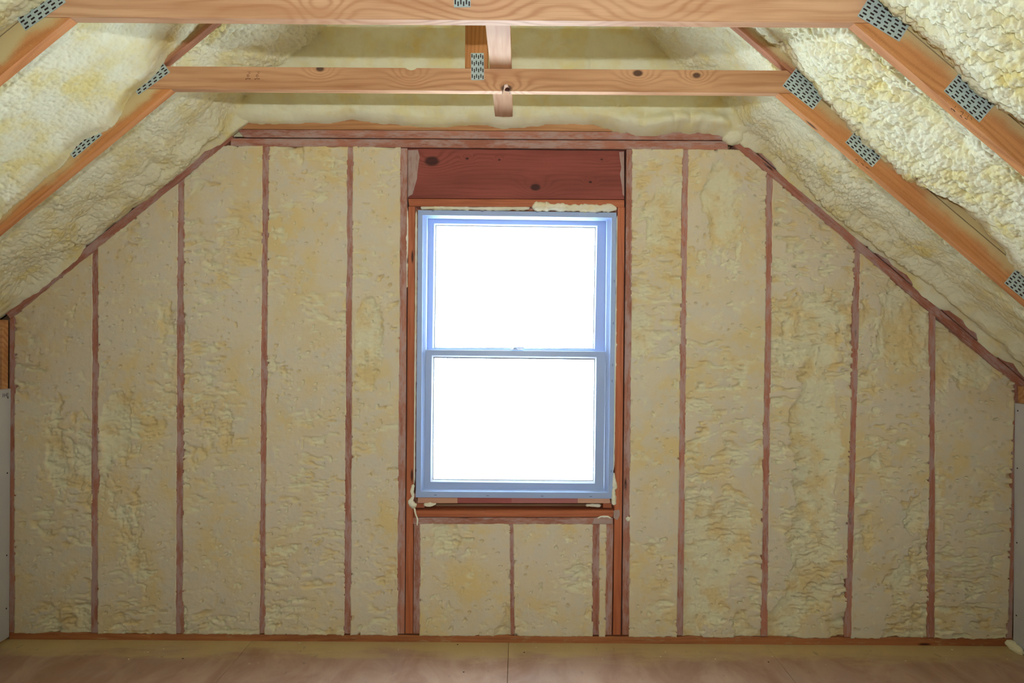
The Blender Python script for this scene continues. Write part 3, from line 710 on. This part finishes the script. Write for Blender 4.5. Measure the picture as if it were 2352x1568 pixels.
nail_plate(far, Y1, (1941, 327), (2003, 384), 0.085, 1, 6, 8)
nail_plate(far, Y1, (2306, 650), (2370, 703), 0.095, 1, 6, 8)
nail_plate(far, Y1, (318, 219), (391, 166), 0.085, 1, 6, 8)
nail_plate(far, Y1, (170, 364), (235, 310), 0.085, 1, 6, 8)
nail_plate(far, Y1, (1084, 183), (1112, 183.4), 0.102, 1, 6, 4) if False else None
nail_plate(near, Y2, (1969, 37), (2065, 96), 0.10, 1, 6, 9)
nail_plate(near, Y2, (2167, 209), (2249, 281), 0.085, 1, 6, 9)
nail_plate(near, Y2, (59, 71), (152, 5), 0.10, 1, 6, 9)
nail_plate(far, Y1, (1112, 184), (1111.3, 122), 0.0495, 1, 4, 6)
nail_plate(near, Y2, (1081, 17), (1080.5, -62), 0.0495, 1, 4, 6)

def scribble(tr, Y, strokes):
    bm = bmesh.new()
    for (x0, y0, x1, y1, w) in strokes:
        L = math.hypot(x1 - x0, y1 - y0); nx, ny = -(y1 - y0) / L * w, (x1 - x0) / L * w
        q = [P(a, b, Y - 0.0005) for a, b in ((x0 + nx, y0 + ny), (x1 + nx * .6, y1 + ny * .6), (x1 - nx * .6, y1 - ny * .6), (x0 - nx, y0 - ny))]
        bm.faces.new([bm.verts.new((x, Y - 0.0005, z)) for x, z in q])
    o = from_bm('ink_scribble', bm, M_dark, tr); o['label'] = 'dark handwritten flecks'
scribble(far, Y1, [(1965, 366, 1970, 369, .8), (1970, 371, 1972, 373, .8), (1978, 375, 1983, 378, .6), (1983, 378, 1982, 381, .6), (1989, 383, 1992, 385, .7), (1992, 385, 1997, 388, .6), (1984, 368, 1988, 374, .6)])
scribble(near, Y2, [(2184, 249, 2190, 252, .8), (2190, 252, 2194, 257, .9), (2196, 243, 2192, 248, .5), (2206, 255, 2213, 258, .6), (2213, 258, 2208, 266, .6), (2205, 264, 2210, 270, .7), (2216, 271, 2222, 275, .8), (2224, 265, 2222, 272, .5), (2230, 270, 2233, 276, .6)])

# stamp on the far collar beam: two stacked marks
bm = bmesh.new()
for cx in (571, 592):
    for (x0, y0, x1, y1) in ((-7, 180, -5.5, 183), (-7, 180.5, 4, 181.5), (-2, 178, -1, 181), (2, 179.5, 4, 182), (-4, 172, -3, 176), (0, 172, 1, 176), (-3.5, 171, 0.5, 172), (-3.5, 175.6, 0.5, 176.4), (0.8, 163, 1.6, 168), (-3, 164, -2, 165), (4, 164, 5, 166), (-1, 168, 5, 168.6)):
        q = [P(cx + a, b, Y1 - 0.0004) for a, b in ((x0, y0), (x1, y0), (x1, y1), (x0, y1))]
        bm.faces.new([bm.verts.new((x, Y1 - 0.0004, z)) for x, z in q])
st = from_bm('ink_stamp', bm, plain('stamp_ink', srgb(104, 62, 30), 0.8), far); st['label'] = 'two small brown ink stamps'

# ------------------------------------------------------------------ brace laid along the collar beams
M_brace = wood('brace_pine', srgb(226, 178, 136), srgb(190, 128, 84), [], rings=240, auto_knots=False)
bz0, bz1 = ZK + 0.0885, ZK + 0.1265
bxa, bxb = P(1124, 150, Y1)[0] + 0.002, P(1175, 150, Y1)[0]
bm = bmesh.new(); bmesh.ops.create_cube(bm, size=1.0)
Lb = YW - 0.02 + 0.6
bmesh.ops.scale(bm, vec=(Lb, bxb - bxa, bz1 - bz0), verts=bm.verts)
bmesh.ops.bevel(bm, geom=list(bm.edges), offset=0.002, segments=1, affect='EDGES')
br = from_bm('lateral_brace', bm, M_brace, None, Matrix.Translation(((bxa + bxb) / 2, -0.6 + Lb / 2, (bz0 + bz1) / 2)) @ Matrix.Rotation(math.pi / 2, 4, 'Z'))
tag(br, 'pale flat board lying across the collar beams beside the king posts', 'board')

# ------------------------------------------------------------------ crumbs of foam on the floor
rng = np.random.default_rng(4)
bm = bmesh.new()
for k in range(34):
    x = rng.uniform(XWL + 0.05, XWR - 0.05); y = YW - abs(rng.normal(0, 0.14)) - 0.02; r = rng.uniform(0.001, 0.0032)
    v = bmesh.ops.create_icosphere(bm, subdivisions=1, radius=r)['verts']
    for w in v: w.co = Vector((w.co.x * rng.uniform(.7, 1.6), w.co.y * rng.uniform(.7, 1.4), w.co.z * rng.uniform(.5, 1))) + Vector((x, y, r * 0.5))
cr = from_bm('foam_crumbs', bm, M_foam_bead); tag(cr, 'crumbs of cream foam scattered on the plywood floor', 'debris', 'stuff')
